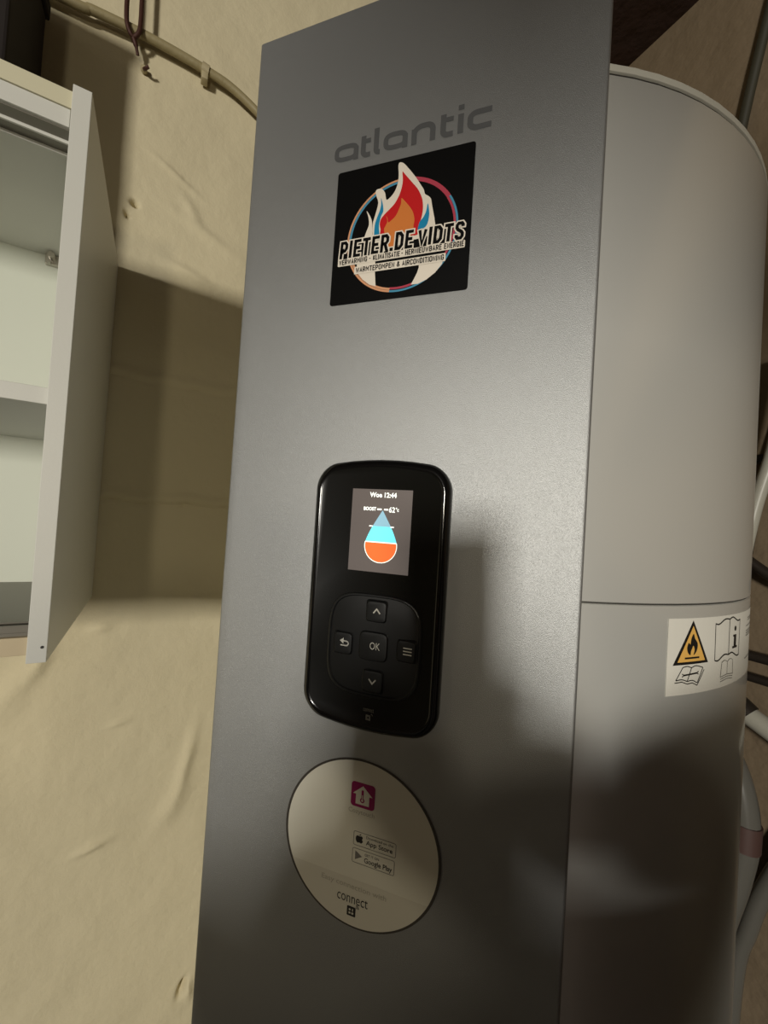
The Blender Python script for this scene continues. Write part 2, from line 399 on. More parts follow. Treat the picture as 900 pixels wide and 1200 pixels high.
# installer's sticker
st = bmesh.new()
ol = rrect(87.6, 172.0, 198.8, 282.6, 2.2)
f = st.faces.new([st.verts.new(P(x, z, 1)) for x, z in ol])
ex = bmesh.ops.extrude_face_region(st, geom=[f]); bmesh.ops.translate(st, verts=[v for v in ex['geom'] if isinstance(v, bmesh.types.BMVert)], vec=(0, -LAY * 2, 0))
sticker = obj('installer_sticker', st, M['st_black'], heater, 'square black sticker with a flame emblem and white-edged lettering')
white = [(140.0, 279.1), (141.6, 279.4), (144.2, 277.8), (148.7, 272.4), (154.7, 264.3), (159.1, 257.3), (161.4, 253.5), (162.5, 250.0), (164.8, 248.2), (167.2, 245.7), (168.4, 240.9), (169.8, 234.7), (171.3, 227.9), (171.3, 220.0), (160.2, 216.0), (124.0, 216.1), (121.5, 226.0), (121.0, 233.7), (122.1, 239.0), (123.8, 245.5), (124.6, 250.9), (123.1, 255.3), (121.8, 259.7), (122.7, 261.6), (125.3, 261.8), (127.8, 260.6), (129.9, 257.4), (130.7, 253.8), (131.7, 251.5), (134.7, 253.3), (137.9, 257.1), (139.9, 262.8), (140.3, 269.5), (139.6, 276.4)]
red = [(143.3, 271.5), (145.5, 269.0), (150.7, 262.5), (155.9, 256.0), (158.9, 250.7), (160.8, 245.7), (161.6, 239.6), (161.3, 234.4), (160.3, 229.2), (159.2, 225.5), (158.0, 219.0), (130.3, 219.8), (128.1, 228.3), (127.1, 232.6), (127.7, 236.6), (130.6, 240.1), (134.6, 243.5), (138.6, 247.4), (141.7, 252.9), (143.4, 258.7), (144.0, 264.6)]
orange = [(143.9, 250.4), (147.7, 246.3), (151.4, 241.6), (154.0, 237.1), (155.4, 231.5), (155.0, 226.9), (154.0, 219.7), (140.7, 212.2), (135.9, 212.0), (132.5, 222.1), (131.0, 227.8), (132.0, 230.3), (133.4, 234.1), (132.1, 238.5), (133.4, 236.2), (134.2, 232.9), (136.7, 234.2), (140.0, 237.0), (142.4, 242.0), (143.8, 246.4)]
bl = [(126.8, 253.9), (128.6, 248.7), (129.4, 243.1), (127.8, 239.3), (126.7, 234.0), (126.6, 229.9), (127.4, 222.0), (123.4, 221.3), (122.8, 230.6), (123.4, 235.3), (124.9, 239.8), (126.5, 244.3), (127.2, 249.0)]
blr = [(165.2, 242.2), (166.4, 237.3), (166.8, 232.7), (166.0, 226.9), (163.7, 223.6), (159.8, 222.4), (158.5, 223.3), (159.6, 228.7), (162.1, 231.6), (164.1, 235.8)]
sw = [(115.1, 245.8), (118.0, 241.8), (120.0, 237.3), (120.7, 232.3), (120.9, 220.7), (113.8, 220.2), (116.0, 228.8), (117.8, 234.2), (116.9, 240.6)]
ll = [(109.1, 206.5), (125.2, 206.1), (125.6, 194.5), (126.9, 183.4), (121.4, 185.5), (115.3, 190.4), (110.4, 196.6)]
lr = [(160.7, 199.3), (180.5, 200.4), (178.9, 193.5), (174.0, 187.7), (167.8, 183.4), (161.3, 180.9), (155.7, 181.0), (157.7, 184.7), (160.1, 189.7), (161.2, 193.5)]
fl = Print(P)
for (a0, a1, ro, ri, mo, mi_) in ((78, 200, 44.6, 43.0, 5, 6), (200, 262, 44.6, 43.0, 5, 5), (262, 350, 44.6, 42.6, 6, 4), (350, 392, 44.6, 43.0, 6, 4), (32, 78, 44.6, 43.2, 4, 7)):
    fl.ribbon(arcpts(144.5, 221.7, ro - .6, ro - .6, a0, a1, 30), 1.5, 4, mo)
    fl.ribbon(arcpts(144.5, 221.7, ri - .8, ri - .8, a0, a1, 30), 1.7, 4, mi_)
for shp, lay, mi_ in ((sw, 5, 0), (ll, 5, 0), (lr, 5, 0), (white, 5, 0), (red, 6, 1), (orange, 7, 2), (bl, 6, 3), (blr, 6, 3)):
    fl.poly(smooth2(shp, 3) if shp is not ll and shp is not lr else shp, lay, mi_)
fl.build('flame_emblem', [M['st_white'], M['st_red'], M['st_orange'], M['st_blue'], M['st_rose'], M['st_sand'], M['st_sky'], M['st_rose']], sticker, 'red, orange and blue flame emblem inside a ring')
GL = {'A': [[(0, 0), (.5, 1), (1, 0)], [(.2, .3), (.8, .3)]], 'B': [[(0, 0), (0, 1), (.7, 1), (1, .85), (1, .66), (.7, .53), (0, .53)], [(.7, .53), (1, .38), (1, .15), (.7, 0), (0, 0)]],
      'C': [[(1, .72), (1, .85), (.75, 1), (.25, 1), (0, .85), (0, .15), (.25, 0), (.75, 0), (1, .15), (1, .28)]], 'D': [[(0, 0), (0, 1), (.6, 1), (1, .8), (1, .2), (.6, 0), (0, 0)]],
      'E': [[(1, 1), (0, 1), (0, 0), (1, 0)], [(0, .52), (.85, .52)]], 'G': [[(1, .72), (1, .85), (.75, 1), (.25, 1), (0, .85), (0, .15), (.25, 0), (.75, 0), (1, .15), (1, .48), (.5, .48)]],
      'H': [[(0, 0), (0, 1)], [(1, 0), (1, 1)], [(0, .52), (1, .52)]], 'I': [[(.5, 0), (.5, 1)]], 'K': [[(0, 0), (0, 1)], [(1, 1), (0, .42)], [(.32, .6), (1, 0)]], 'L': [[(0, 1), (0, 0), (1, 0)]],
      'M': [[(0, 0), (0, 1), (.5, .38), (1, 1), (1, 0)]], 'N': [[(0, 0), (0, 1), (1, 0), (1, 1)]], 'O': [[(.5, 1), (.25, 1), (0, .85), (0, .15), (.25, 0), (.75, 0), (1, .15), (1, .85), (.75, 1), (.5, 1)]],
      'P': [[(0, 0), (0, 1), (.7, 1), (1, .85), (1, .6), (.7, .43), (0, .43)]], 'R': [[(0, 0), (0, 1), (.7, 1), (1, .85), (1, .62), (.7, .47), (0, .47)], [(.55, .47), (1, 0)]],
      'S': [[(1, .76), (1, .88), (.78, 1), (.22, 1), (0, .88), (0, .70), (.2, .58), (.8, .42), (1, .30), (1, .12), (.78, 0), (.22, 0), (0, .12), (0, .24)]], 'T': [[(0, 1), (1, 1)], [(.5, 1), (.5, 0)]],
      'U': [[(0, 1), (0, .15), (.25, 0), (.75, 0), (1, .15), (1, 1)]], 'V': [[(0, 1), (.5, 0), (1, 1)]], 'W': [[(0, 1), (.25, 0), (.5, .8), (.75, 0), (1, 1)]],
      '&': [[(1, 0), (.25, .72), (.25, .88), (.5, 1), (.72, .88), (.7, .72), (.1, .4), (0, .2), (.25, 0), (.6, 0), (1, .4)]]}
WID = {'I': 0.0, 'M': 1.3, 'W': 1.45, '-': 0.6, ' ': 0.35, '.': 0.0, 'V': 1.1, 'E': 0.86, 'L': 0.85, 'T': 0.95}
def strokes(pr, t, x0, x1, z0, z1, wd, out, lay, slant=0.0):
    """condensed capitals drawn with a broad pen: white edge below, black above"""
    gap = wd * 1.55
    n = sum(WID.get(c, 1.0) for c in t); cw = (x1 - x0 - wd - gap * (len(t) - 1)) / n; x = x0 + wd / 2
    for c in t:
        ww = WID.get(c, 1.0) * cw
        if c == '-': segs = [[(0, .5), (1, .5)]]
        elif c == '.': segs = []; pr.rect(x - wd * .55 - out, z0 - out, x + wd * .55 + out, z0 + wd * 1.1 + out, lay, 0); pr.rect(x - wd * .55, z0, x + wd * .55, z0 + wd * 1.1, lay + 1, 1)
        else: segs = GL.get(c, [])
        for sg in segs:
            pts = []
            for a, b in sg:
                px = x + (a * ww if ww > 0 else 0); pz = z0 + wd / 2 + b * (z1 - z0 - wd); pts.append(V((px + (pz - z0) * slant, pz)))
            closed = (pts[0] - pts[-1]).length < 1e-6
            def ext(p, e):
                if closed: return p
                a = p[0] + (p[0] - p[1]).normalized() * e; b = p[-1] + (p[-1] - p[-2]).normalized() * (e if c not in 'PRB' else 0)
                return [a] + p[1:-1] + [b]
            q = pts[:-1] if closed else pts
            if out: pr.ribbon([tuple(p) for p in ext(q, (wd / 2 if c in 'EFLTIHDBPUR' else 0) + out)], wd + 2 * out, lay, 0, closed)
            pr.ribbon([tuple(p) for p in ext(q, wd / 2 if c in 'EFLTIHDBPUR' else 0)], wd, lay + 1, 1, closed)
        x += ww + gap
tx = Print(P)
strokes(tx, 'PIETER.DE', 93.8, 155.0, 209.4, 223.6, 2.45, 1.0, 8, 0.05)
strokes(tx, 'VIDTS', 158.6, 193.8, 209.6, 223.2, 2.45, 1.0, 8, 0.05)
tx.rect(157.0, 209.4, 159.4, 212.0, 9, 1)
tx.rect(92.8, 203.4, 195.2, 209.0, 7, 0, 0.8); tx.rect(107.8, 195.2, 181.4, 201.4, 7, 0, 0.8)
tx.rect(127.0, 201.4, 158.0, 203.0, 8, 1)
for t, a, b, z in (('VERWARMING', 94.0, 118.4, 204.3), ('-', 119.8, 121.6, 204.3), ('KLIMATISATIE', 123.4, 145.4, 204.3), ('-', 146.4, 148.2, 204.3), ('HERNIEUWBARE', 149.8, 178.0, 204.3), ('ENERGIE', 179.8, 194.4, 204.3),
                   ('WARMTEPOMPEN', 109.2, 141.6, 196.3), ('&', 143.4, 146.0, 196.3), ('AIRCONDITIONING', 147.8, 180.2, 196.3)):
    strokes(tx, t, a, b, z, z + 4.2, 0.70, 0, 8)
tx.build('sticker_lettering', [M['st_white'], M['st_black']], sticker, 'black capital lettering with white edges on the flame sticker')

# control panel: bezel of gloss black with a crowned top and bottom
DK = 294.2
def app(x, z, off): k = (DK - off) / DK; return (247.5 + (x - 247.5) * k, z * k)     # a mark read on the column's plane, moved to its true depth
def crowned(x0, x1, z0, z1, r, crown, n=8):
    """rounded rectangle whose short sides bow outwards by crown"""
    o = []
    cx = (x0 + x1) / 2; hw = (x1 - x0) / 2
    for (px, pz) in rrect(x0, z0, x1, z1, r, n): o.append((px, pz))
    res = []
    for i, (px, pz) in enumerate(o):
        res.append((px, pz)); q = o[(i + 1) % len(o)]
        m = 6 if math.hypot(q[0] - px, q[1] - pz) > 15 else 1
        for k in range(1, m): res.append((px + (q[0] - px) * k / m, pz + (q[1] - pz) * k / m))
    mid = (z0 + z1) / 2; hz = (z1 - z0) / 2
    return [(px, pz + crown * (1 - ((px - cx) / hw) ** 2) * max(-1, min(1, (pz - mid) / hz * 1.0)) ) for px, pz in res]
def loft(layers, capf=True, mi=None):
    """layers: list of (outline, off_mm)"""
    bm = bmesh.new(); rows = []
    for ol, off in layers: rows.append([bm.verts.new(V((x / 1000, -off / 1000, Z0 + z / 1000))) for x, z in ol])
    n = len(rows[0])
    for li, (A, B) in enumerate(zip(rows, rows[1:])):
        for k in range(n):
            f = bm.faces.new((A[k], A[(k + 1) % n], B[(k + 1) % n], B[k]))
            if mi: f.material_index = mi[li]
    if capf:
        f = bm.faces.new(rows[-1])
        if mi: f.material_index = mi[-1]
    return bm
CX0, CX1, CZ0, CZ1 = 89.5, 197.2, -150.5, 40.2
def ctl(ins): return crowned(CX0 + ins, CX1 - ins, CZ0 + ins, CZ1 - ins, 17 - ins * 0.8, 6.2)
cp = loft([(ctl(0), 0.0), (ctl(0), 3.0), (ctl(0.5), 5.2), (ctl(1.8), 7.0), (ctl(4.0), 8.2), (ctl(5.2), 8.4), (ctl(6.0), 8.0), (ctl(6.6), 7.7)], True, [0, 0, 0, 0, 0, 0, 1, 1])
panel = obj('control_panel', cp, [M['black_gloss'], M['black_face']], heater, 'glossy black control panel with lit screen and five keys', smooth=True)
def PA(x, z, lay, off=7.7):
    a, b = app(x, z, off); return V((a / 1000, -(off / 1000) - lay * LAY, Z0 + b / 1000))
sc = Print(PA); sc.rect(118.9, -39.2, 167.5, 24.1, 1); sc.build('screen', M['scr'], panel, 'lit grey display screen')
dr = Print(PA)
tip = (144.6, 8.2)
def drop(z):                                     # half width of the water drop at height z
    if z < -16.2: return math.sqrt(max(0, 12.9 ** 2 - (z + 18.9) ** 2))
    t = (8.2 - z) / (8.2 + 16.2); return 12.62 * (t ** 0.94) * (1 + 0.10 * math.sin(math.pi * t))
def dband(z0, z1, n=10): return [(144.6 - drop(z0 + (z1 - z0) * k / n), z0 + (z1 - z0) * k / n) for k in range(n + 1)] + [(144.6 + drop(z1 - (z1 - z0) * k / n), z1 - (z1 - z0) * k / n) for k in range(n + 1)]
dr.poly(dband(-4.2, 8.1), 2, 0); dr.poly(dband(-16.2, -4.2), 2, 1); dr.poly(dband(-31.75, -16.2, 20), 2, 2)
dr.ribbon([(132.2, -16.3), (157.0, -16.3)], 0.8, 3, 3)
dr.ribbon([(144.6 - drop(z), z) for z in [-16.2 - k * 15.5 / 24 for k in range(25)]] + [(144.6 + drop(z), z) for z in [-31.7 + k * 15.5 / 24 for k in range(25)]], 0.55, 3, 3)
dr.rect(134.4, -4.7, 137.4, -3.8, 3, 3, .3); dr.rect(151.6, -4.7, 154.4, -3.8, 3, 3, .3)
dr.rect(140.0, 8.2, 143.8, 9.4, 3, 3, .4); dr.rect(145.6, 8.2, 149.0, 9.4, 3, 3, .4)
dr.build('water_drop_gauge', [M['scr_b'], M['scr_c'], M['scr_o'], M['scr_w']], panel, 'glowing water drop, blue above and orange below')
tt = Print(PA); tt.text('Woe 12:44', 133.4, 155.0, 17.9, 21.8, 2, 0, 0.03); tt.build('clock_text', M['scr_w'], panel, 'white glowing day and time')
tt = Print(PA); tt.text('BOOST', 129.0, 139.2, 7.6, 10.4, 2, 0, 0.04); tt.build('boost_text', M['scr_w'], panel, 'white glowing word boost')
tt = Print(PA); tt.text('62', 149.6, 154.4, 6.8, 11.0, 2, 0, 0.02); tt.text('°c', 154.9, 157.4, 7.6, 10.8, 2, 0, 0.03); tt.build('temperature_text', M['scr_w'], panel, 'white glowing temperature')
# key pad : pillow shaped pad in a sunken dark rim
def pillow(x0, x1, z0, z1, e, n=48):
    cx, cz, hx, hz = (x0 + x1) / 2, (z0 + z1) / 2, (x1 - x0) / 2, (z1 - z0) / 2
    return [(cx + hx * math.copysign(abs(math.cos(q)) ** e, math.cos(q)), cz + hz * math.copysign(abs(math.sin(q)) ** e, math.sin(q))) for q in (2 * math.pi * k / n for k in range(n))]
def appol(ol, off): return [app(x, z, off) for x, z in ol]
def pil(ins, off): return appol(pillow(105.8 + ins, 180.8 - ins, -133.2 + ins, -55.8 - ins, 0.52), off)
obj('keypad', loft([(pil(-0.2, 7.7), 7.6), (pil(0.0, 7.7), 8.3), (pil(0.7, 7.9), 8.9), (pil(1.6, 8), 8.9), (pil(2.4, 8), 7.9), (pil(4.5, 8), 8.1), (pil(9, 8), 8.6), (pil(15, 8.0), 8.9), (pil(24, 8.0), 9.0)], True), M['black_key'], panel, 'satin black rounded square key pad', smooth=True)
def key(name, x0, x1, z0, z1, icons, label, e=0.3, h=2.4):
    def kk(ins, off): return appol(pillow(x0 + ins, x1 - ins, z0 + ins, z1 - ins, e, 32), off)
    obj(name, loft([(kk(-0.7, 8), 8.2), (kk(0, 8), 9.0), (kk(0.2, 9), 8.6 + h * .6), (kk(0.9, 9), 8.6 + h), (kk(2.2, 9), 8.6 + h * 1.08)], True), M['black_key'], panel, label, smooth=True)
    pr = Print(lambda x, z, lay: PA(x, z, lay, 8.6 + h * 1.08))
    icons(pr); pr.build('key_symbol', M['icon'], panel)
key('ok_key', 132.6, 155.9, -105.8, -83.6, lambda p: p.text('OK', 141.0, 149.2, -97.6, -92.2, 1, 0, 0.0), 'OK key in the middle of the pad', 0.36, 2.6)
key('up_key', 136.8, 153.4, -76.6, -60.4, lambda p: p.ribbon([(142.2, -70.2), (144.8, -66.9), (147.6, -70.2)], 1.0, 1), 'up arrow key')
key('down_key', 137.0, 153.8, -129.0, -112.2, lambda p: p.ribbon([(142.0, -119.9), (144.7, -123.2), (147.4, -119.9)], 1.0, 1), 'down arrow key')
def back_icon(p):
    p.ribbon([(117.4, -94.6), (121.6, -94.6)] + arcpts(121.6, -96.3, 1.7, 1.7, 90, -90, 6) + [(116.6, -98.0)], 0.9, 1); p.poly([(119.2, -92.2), (116.0, -94.6), (119.2, -97.0)][::-1], 1)
key('back_key', 111.6, 127.4, -104.2, -87.2, back_icon, 'return arrow key')
key('menu_key', 162.6, 177.4, -102.4, -86.2, lambda p: [p.rect(167.4, z, 174.0, z + 0.8, 1) for z in (-92.9, -95.2, -97.5)], 'menu key with three bars')
cl = Print(PA); cl.text('connect', 139.0, 147.6, -144.3, -141.6, 1); cl.rect(141.4, -150.6, 145.2, -146.6, 1, 0, .4); cl.rect(142.6, -149.2, 144.0, -148.0, 2, 1); cl.ribbon(arcpts(145.4, -146.8, 1.3, 1.3, 0, 90, 5), .5, 1)
cl.build('connect_mark', [M['icon_dim'], M['black_face']], panel, 'small dim connect mark below the keys')

# round app sticker
ap = bmesh.new()
ring = [(142.3 + 62.6 * math.cos(2 * math.pi * k / 96), -242.4 + 62.0 * math.sin(2 * math.pi * k / 96)) for k in range(96)]
f = ap.faces.new([ap.verts.new(P(x, z, 1)) for x, z in ring])
ex = bmesh.ops.extrude_face_region(ap, geom=[f]); bmesh.ops.translate(ap, verts=[v for v in ex['geom'] if isinstance(v, bmesh.types.BMVert)], vec=(0, -LAY * 2, 0))
appst = obj('app_sticker', ap, M['app_rim'], heater, 'round white sticker advertising a phone app')
pr = Print(P); R1 = 60.6
pr.disc(142.3, -242.4, R1, 3.5, 0, 90)
pr.poly([(142.3 + R1 * math.cos(math.radians(a)), -242.4 + R1 * math.sin(math.radians(a))) for a in range(-154, -25, 3)] + [(142.3 + R1 * math.cos(math.radians(-26)), -242.4 + R1 * math.sin(math.radians(-26)))], 4, 1)
pr.build('sticker_face', [M['app_white'], M['app_band']], appst)
ic = Print(P); ic.rect(133.9, -215.6, 153.0, -197.4, 5, 0, 2.6)
ic.poly([(137.9, -213.4), (148.7, -213.4), (148.7, -206.2), (151.2, -206.2), (143.3, -199.4), (135.4, -206.2), (137.9, -206.2)], 6, 1)
ic.rect(142.3, -209.6, 144.1, -202.4, 7, 0, .8); ic.disc(143.2, -210.0, 1.8, 7, 0, 20); ic.disc(143.2, -210.0, 0.8, 8, 1, 12); ic.rect(142.9, -209.2, 143.5, -206, 8, 1)
ic.build('app_icon', [M['app_mag'], M['app_white']], appst, 'magenta square icon with a white house and thermometer')
MP = [M['app_print'], M['app_faint'], M['label_g'], M['app_band']]
cz = Print(P); cz.text('Cozytouch', 132.6, 153.4, -221.6, -217.2, 5, 1); cz.build('app_caption', MP, appst, 'faint grey caption under the app icon')
tx = Print(P); tx.ribbon(rrect(138.2, -243.6, 171.4, -233.6, 1.2), 0.4, 5, 2, True)
tx.text('Download on the', 148.2, 169.4, -236.8, -234.9, 5, 0); tx.text('App Store', 148.2, 169.0, -242.4, -237.9, 5, 0, 0.012)
tx.poly(smooth2([(142.8, -236.7), (144.6, -236.3), (145.5, -237.3), (144.9, -238.6), (145.7, -239.9), (144.4, -241.5), (142.8, -241.2), (141.2, -241.5), (139.9, -239.6), (140.1, -237.2), (141.4, -236.3)], 3), 5, 0)
tx.poly([(142.7, -236.2), (143.0, -235.2), (144.0, -234.6), (143.8, -235.7)], 5, 0)
tx.build('store_badge', MP, appst, 'upper store badge with a black fruit mark')
tx = Print(P); tx.ribbon(rrect(138.0, -256.4, 170.9, -246.0, 1.2), 0.4, 5, 2, True)
tx.text('GET IT ON', 147.8, 159.0, -249.6, -247.8, 5, 0); tx.text('Google Play', 147.6, 169.4, -255.6, -250.8, 5, 0, 0.012)
tx.poly([(140.2, -254.2), (145.8, -250.9), (140.2, -247.6)], 5, 2)
tx.build('store_badge', MP, appst, 'lower store badge with a grey triangle')
tx = Print(P); tx.text('Easy connection with', 114.0, 166.4, -277.6, -272.6, 5, 1); tx.build('slogan', MP, appst, 'faint grey slogan')
tx = Print(P); tx.text('connect', 127.8, 152.6, -287.0, -281.0, 5, 0)
tx.rect(136.4, -296.2, 143.4, -289.2, 5, 0, .8)
for q in ((138.0, -294.6, 139.4, -293.2), (140.2, -294.6, 141.8, -293.2), (138.0, -292.2, 139.4, -290.8), (140.6, -292.4, 141.4, -290.6)): tx.rect(*q, 6, 3)
tx.ribbon(arcpts(143.4, -289.6, 2.2, 2.2, 0, 90, 5), .7, 5, 0); tx.ribbon(arcpts(143.4, -289.6, 0.9, 0.9, 0, 90, 5), .6, 5, 0)
tx.build('connect_mark', MP, appst, 'dark connect lettering with a small square mark')

# warning label wrapped on the tank: x is degrees around the tank * DEG
DEG = math.radians(1) * TR * 1000                # mm of arc per degree
def PC(x, z, lay):
    q = x / DEG * math.radians(1); r = TR + lay * 0.00018
    return V((TC.x + r * math.sin(q), TC.y - r * math.cos(q), Z0 + z / 1000))
def d(*pts): return [(a * DEG, z) for a, z in pts]
wl = Print(PC); wl.rect(36.0 * DEG, -120.5, 74 * DEG, -61.0, 1); warn = wl.build('warning_label', M['label'], heater, 'white warning label wrapped around the tank', 6)
tri = Print(PC)
tri.poly(d((40.87, -62.8), (37.1, -97.2), (44.7, -97.2)), 2, 1); tri.poly(d((40.87, -67.0), (37.9, -95.0), (43.85, -95.0)), 3, 0)
tri.poly(smooth2(d((40.95, -73.2), (41.25, -77.0), (41.85, -80.5), (41.9, -84.5), (41.6, -88.0), (41.1, -89.9), (41.3, -86.0), (41.0, -82.5), (40.7, -85.0), (40.5, -87.0), (40.4, -89.9), (39.85, -87.5), (39.7, -83.5), (40.0, -80.0), (40.35, -81.5), (40.5, -77.0)), 3), 4, 1)
tri.poly(d((39.3, -92.8), (42.4, -92.8), (42.4, -91.4), (39.3, -91.4)), 4, 1)
tri.build('flame_triangle', [M['label_y'], M['label_k']], warn, 'ochre warning triangle with a black flame', 6)
bk = Print(PC); lw = 0.75
def line(pts, w_=lw, mi=0, sm=False): bk.ribbon(smooth2(d(*pts), 4, False) if sm else d(*pts), w_, 2, mi)
line([(37.8, -109.0), (39.1, -99.2)]); line([(39.1, -99.2), (40.0, -98.6), (40.9, -100.0)], lw, 0, True); line([(40.9, -100.0), (41.9, -98.8), (43.5, -100.8)], lw, 0, True)
line([(43.5, -100.8), (42.3, -112.6)]); line([(37.8, -109.0), (39.0, -108.6), (40.1, -110.4)], lw, 0, True); line([(40.1, -110.4), (41.2, -110.0), (42.2, -112.4)], lw, 0, True); line([(40.9, -100.0), (40.1, -110.4)])
line([(37.6, -110.8), (39.0, -110.4), (40.1, -112.4), (41.2, -112.0), (42.3, -114.4), (43.8, -102.6)], 0.7)
line([(39.4, -105.4), (42.1, -104.6)], 1.2); line([(39.0, -104.2), (39.4, -105.4), (39.0, -106.6)], .8); line([(42.5, -103.4), (42.1, -104.6), (42.5, -105.8)], .8)
line([(46.4, -66.6), (46.5, -97.0)]); line([(50.9, -64.8), (50.9, -94.6)]); line([(55.4, -66.8), (55.3, -97.6)])
line([(46.4, -66.8), (47.4, -67.6), (49.3, -64.0), (50.9, -64.6)], 1.1, 0, True); line([(50.9, -64.6), (52.2, -63.4), (54.2, -67.2), (55.4, -66.6)], 1.1, 0, True)
line([(46.5, -97.0), (47.5, -97.6), (49.3, -93.8), (50.9, -94.6)], 1.1, 0, True); line([(50.9, -94.6), (52.2, -93.6), (54.2, -97.6), (55.3, -97.4)], 1.1, 0, True)
bk.disc(53.3 * DEG, -73.6, 2.2, 2, 0, 16); bk.poly(d((52.5, -78.8), (53.75, -78.8), (53.75, -88.6), (54.2, -88.6), (54.2, -90.4), (52.3, -90.4), (52.3, -88.6), (52.85, -88.6), (52.85, -80.4), (52.5, -80.4)), 2, 0)
line([(48.4, -112.0), (48.7, -99.8)], .6, 1); line([(52.8, -112.2), (52.6, -99.8)], .6, 1); line([(50.6, -100.4), (50.6, -111.0)], .5, 1)
line([(48.7, -99.8), (49.6, -98.6), (50.6, -100.4)], .6, 1, True); line([(50.6, -100.4), (51.6, -98.6), (52.6, -99.8)], .6, 1, True)
for z in (-111.4, -113.2, -115.2): line([(48.4, z - .6), (50.6, z + .6), (52.8, z - .6)], .6, 1)
for z, a0, a1 in ((-68.5, 61.0, 68.0), (-70.5, 61.0, 68.0), (-75.5, 60.0, 69.0), (-80.0, 60.0, 70.0), (-82.2, 60.0, 69.0), (-84.4, 60.0, 70.0), (-105.0, 59.5, 70.0)): line([(a0, z), (a1, z)], .8, 1)
bk.build('label_symbols', [M['label_k'], M['label_g']], warn, 'black outline symbols of open manuals', 6)

# ------------------------------------------------------------------ wall cabinet
CH, CDp, CT = 0.65688, 0.3864, 0.018
FBL = V((-0.252588, 0.023853, 0))
CW = 0.80
cab = thing('hanging_cabinet', G(-CW / 2, CDp / 2, -0.18233), 'open white wall cabinet with one shelf hung on the cream wall', 'cabinet')
def cbox(u0, u1, w0, w1, z0, z1, bev=0.0006): return box(bmesh.new(), G(u0, w0 + 0.0005, z0), UU, OUT, Z, u1 - u0, w1 - w0, z1 - z0, bev)
ZB, ZT = -0.18233, 0.47455
obj('side_panel', cbox(-CT, 0, 0, CDp, ZB, ZT), M['melamine'], cab, 'right side board with pale front edge')
obj('side_panel', cbox(-CW, -CW + CT, 0, CDp, ZB, ZT), M['melamine'], cab)
obj('top_panel', cbox(-CW + CT, -CT, 0, CDp - 0.004, 0.4485, 0.4685), M['edge_cream'], cab, 'cream edged top board')
obj('top_rail', cbox(-CW + CT, -CT - 0.0015, CDp - 0.052, CDp - 0.006, 0.4275, 0.4482), M['melamine'], cab, 'white rail under the top board')
for w0, w1, dz in ((CDp - 0.030, CDp - 0.027, .005), (CDp - 0.052, CDp - 0.049, .005)):
    obj('door_track', cbox(-CW + CT, -CT - 0.001, w0, w1, 0.4275 - dz, 0.4276, 0.0004), M['melamine'], cab)
obj('track_channel', cbox(-CW + CT, -CT - 0.001, CDp - 0.0515, CDp - 0.0105, 0.4262, 0.4276, 0), M['track'], cab, 'grey sliding door channel under the rail')
obj('top_liner', cbox(-CW + CT, -CT, 0.010, CDp - 0.053, 0.4470, 0.4484, .0003), M['melamine'], cab)
obj('back_panel', cbox(-CW + CT, -CT, 0.0, 0.010, ZB + 0.01, 0.4480), M['melamine_in'], cab)
obj('shelf', cbox(-CW + CT + .001, -CT - .001, 0.010, CDp - 0.012, 0.1085, 0.1275), M['melamine'], cab)
obj('bottom_panel', cbox(-CW + CT, -CT, 0.0, CDp - 0.006, -0.1745, -0.1545), M['edge_beige'], cab, 'beige edged bottom board')
obj('bottom_liner', cbox(-CW + CT, -CT - .0005, 0.010, CDp - 0.012, -0.1545, -0.1505, .0003), M['track'], cab, 'grey floor of the cabinet')
for w0, w1 in ((CDp - 0.016, CDp - 0.012), (CDp - 0.034, CDp - 0.030)):
    obj('door_track', cbox(-CW + CT, -CT - .0006, w0, w1, -0.1506, -0.1425, 0.0004), M['track'], cab)
hb = box(bmesh.new(), G(-0.108, 0.0108, 0.428), UU, OUT, Z, 0.022, 0.010, 0.018, 0.001); tube(hb, [G(-0.097, 0.018, 0.440), G(-0.097, 0.034, 0.440)], 0.0055, 10); tube(hb, [G(-0.101, 0.018, 0.431), G(-0.101, 0.028, 0.431)], 0.0035, 8)
obj('hanging_bracket', hb, M['steel'], cab, 'small metal hanging bracket in the upper corner')
bm = bmesh.new()
tube(bm, [G(-0.0045, CDp + 0.0004, -0.165), G(-0.0045, CDp + 0.0010, -0.165)], 0.0016, 10); obj('pin_hole', bm, M['gap'], cab)

# dark box on the cabinet, against the wall
bx = thing('storage_box', G(-0.40, 0.11, ZT - 0.006), 'dark box on top of the white wall cabinet', 'box')
bb = box(bmesh.new(), G(-0.72, 0.015, ZT - 0.0055), UU, OUT, Z, 0.585, 0.17, 0.40, 0.004); obj('carton', bb, M['dark_box'], bx)
bb = box(bmesh.new(), G(-0.725, 0.011, ZT + 0.3945), UU, OUT, Z, 0.595, 0.178, 0.03, 0.004); obj('lid', bb, M['dark_box'], bx)

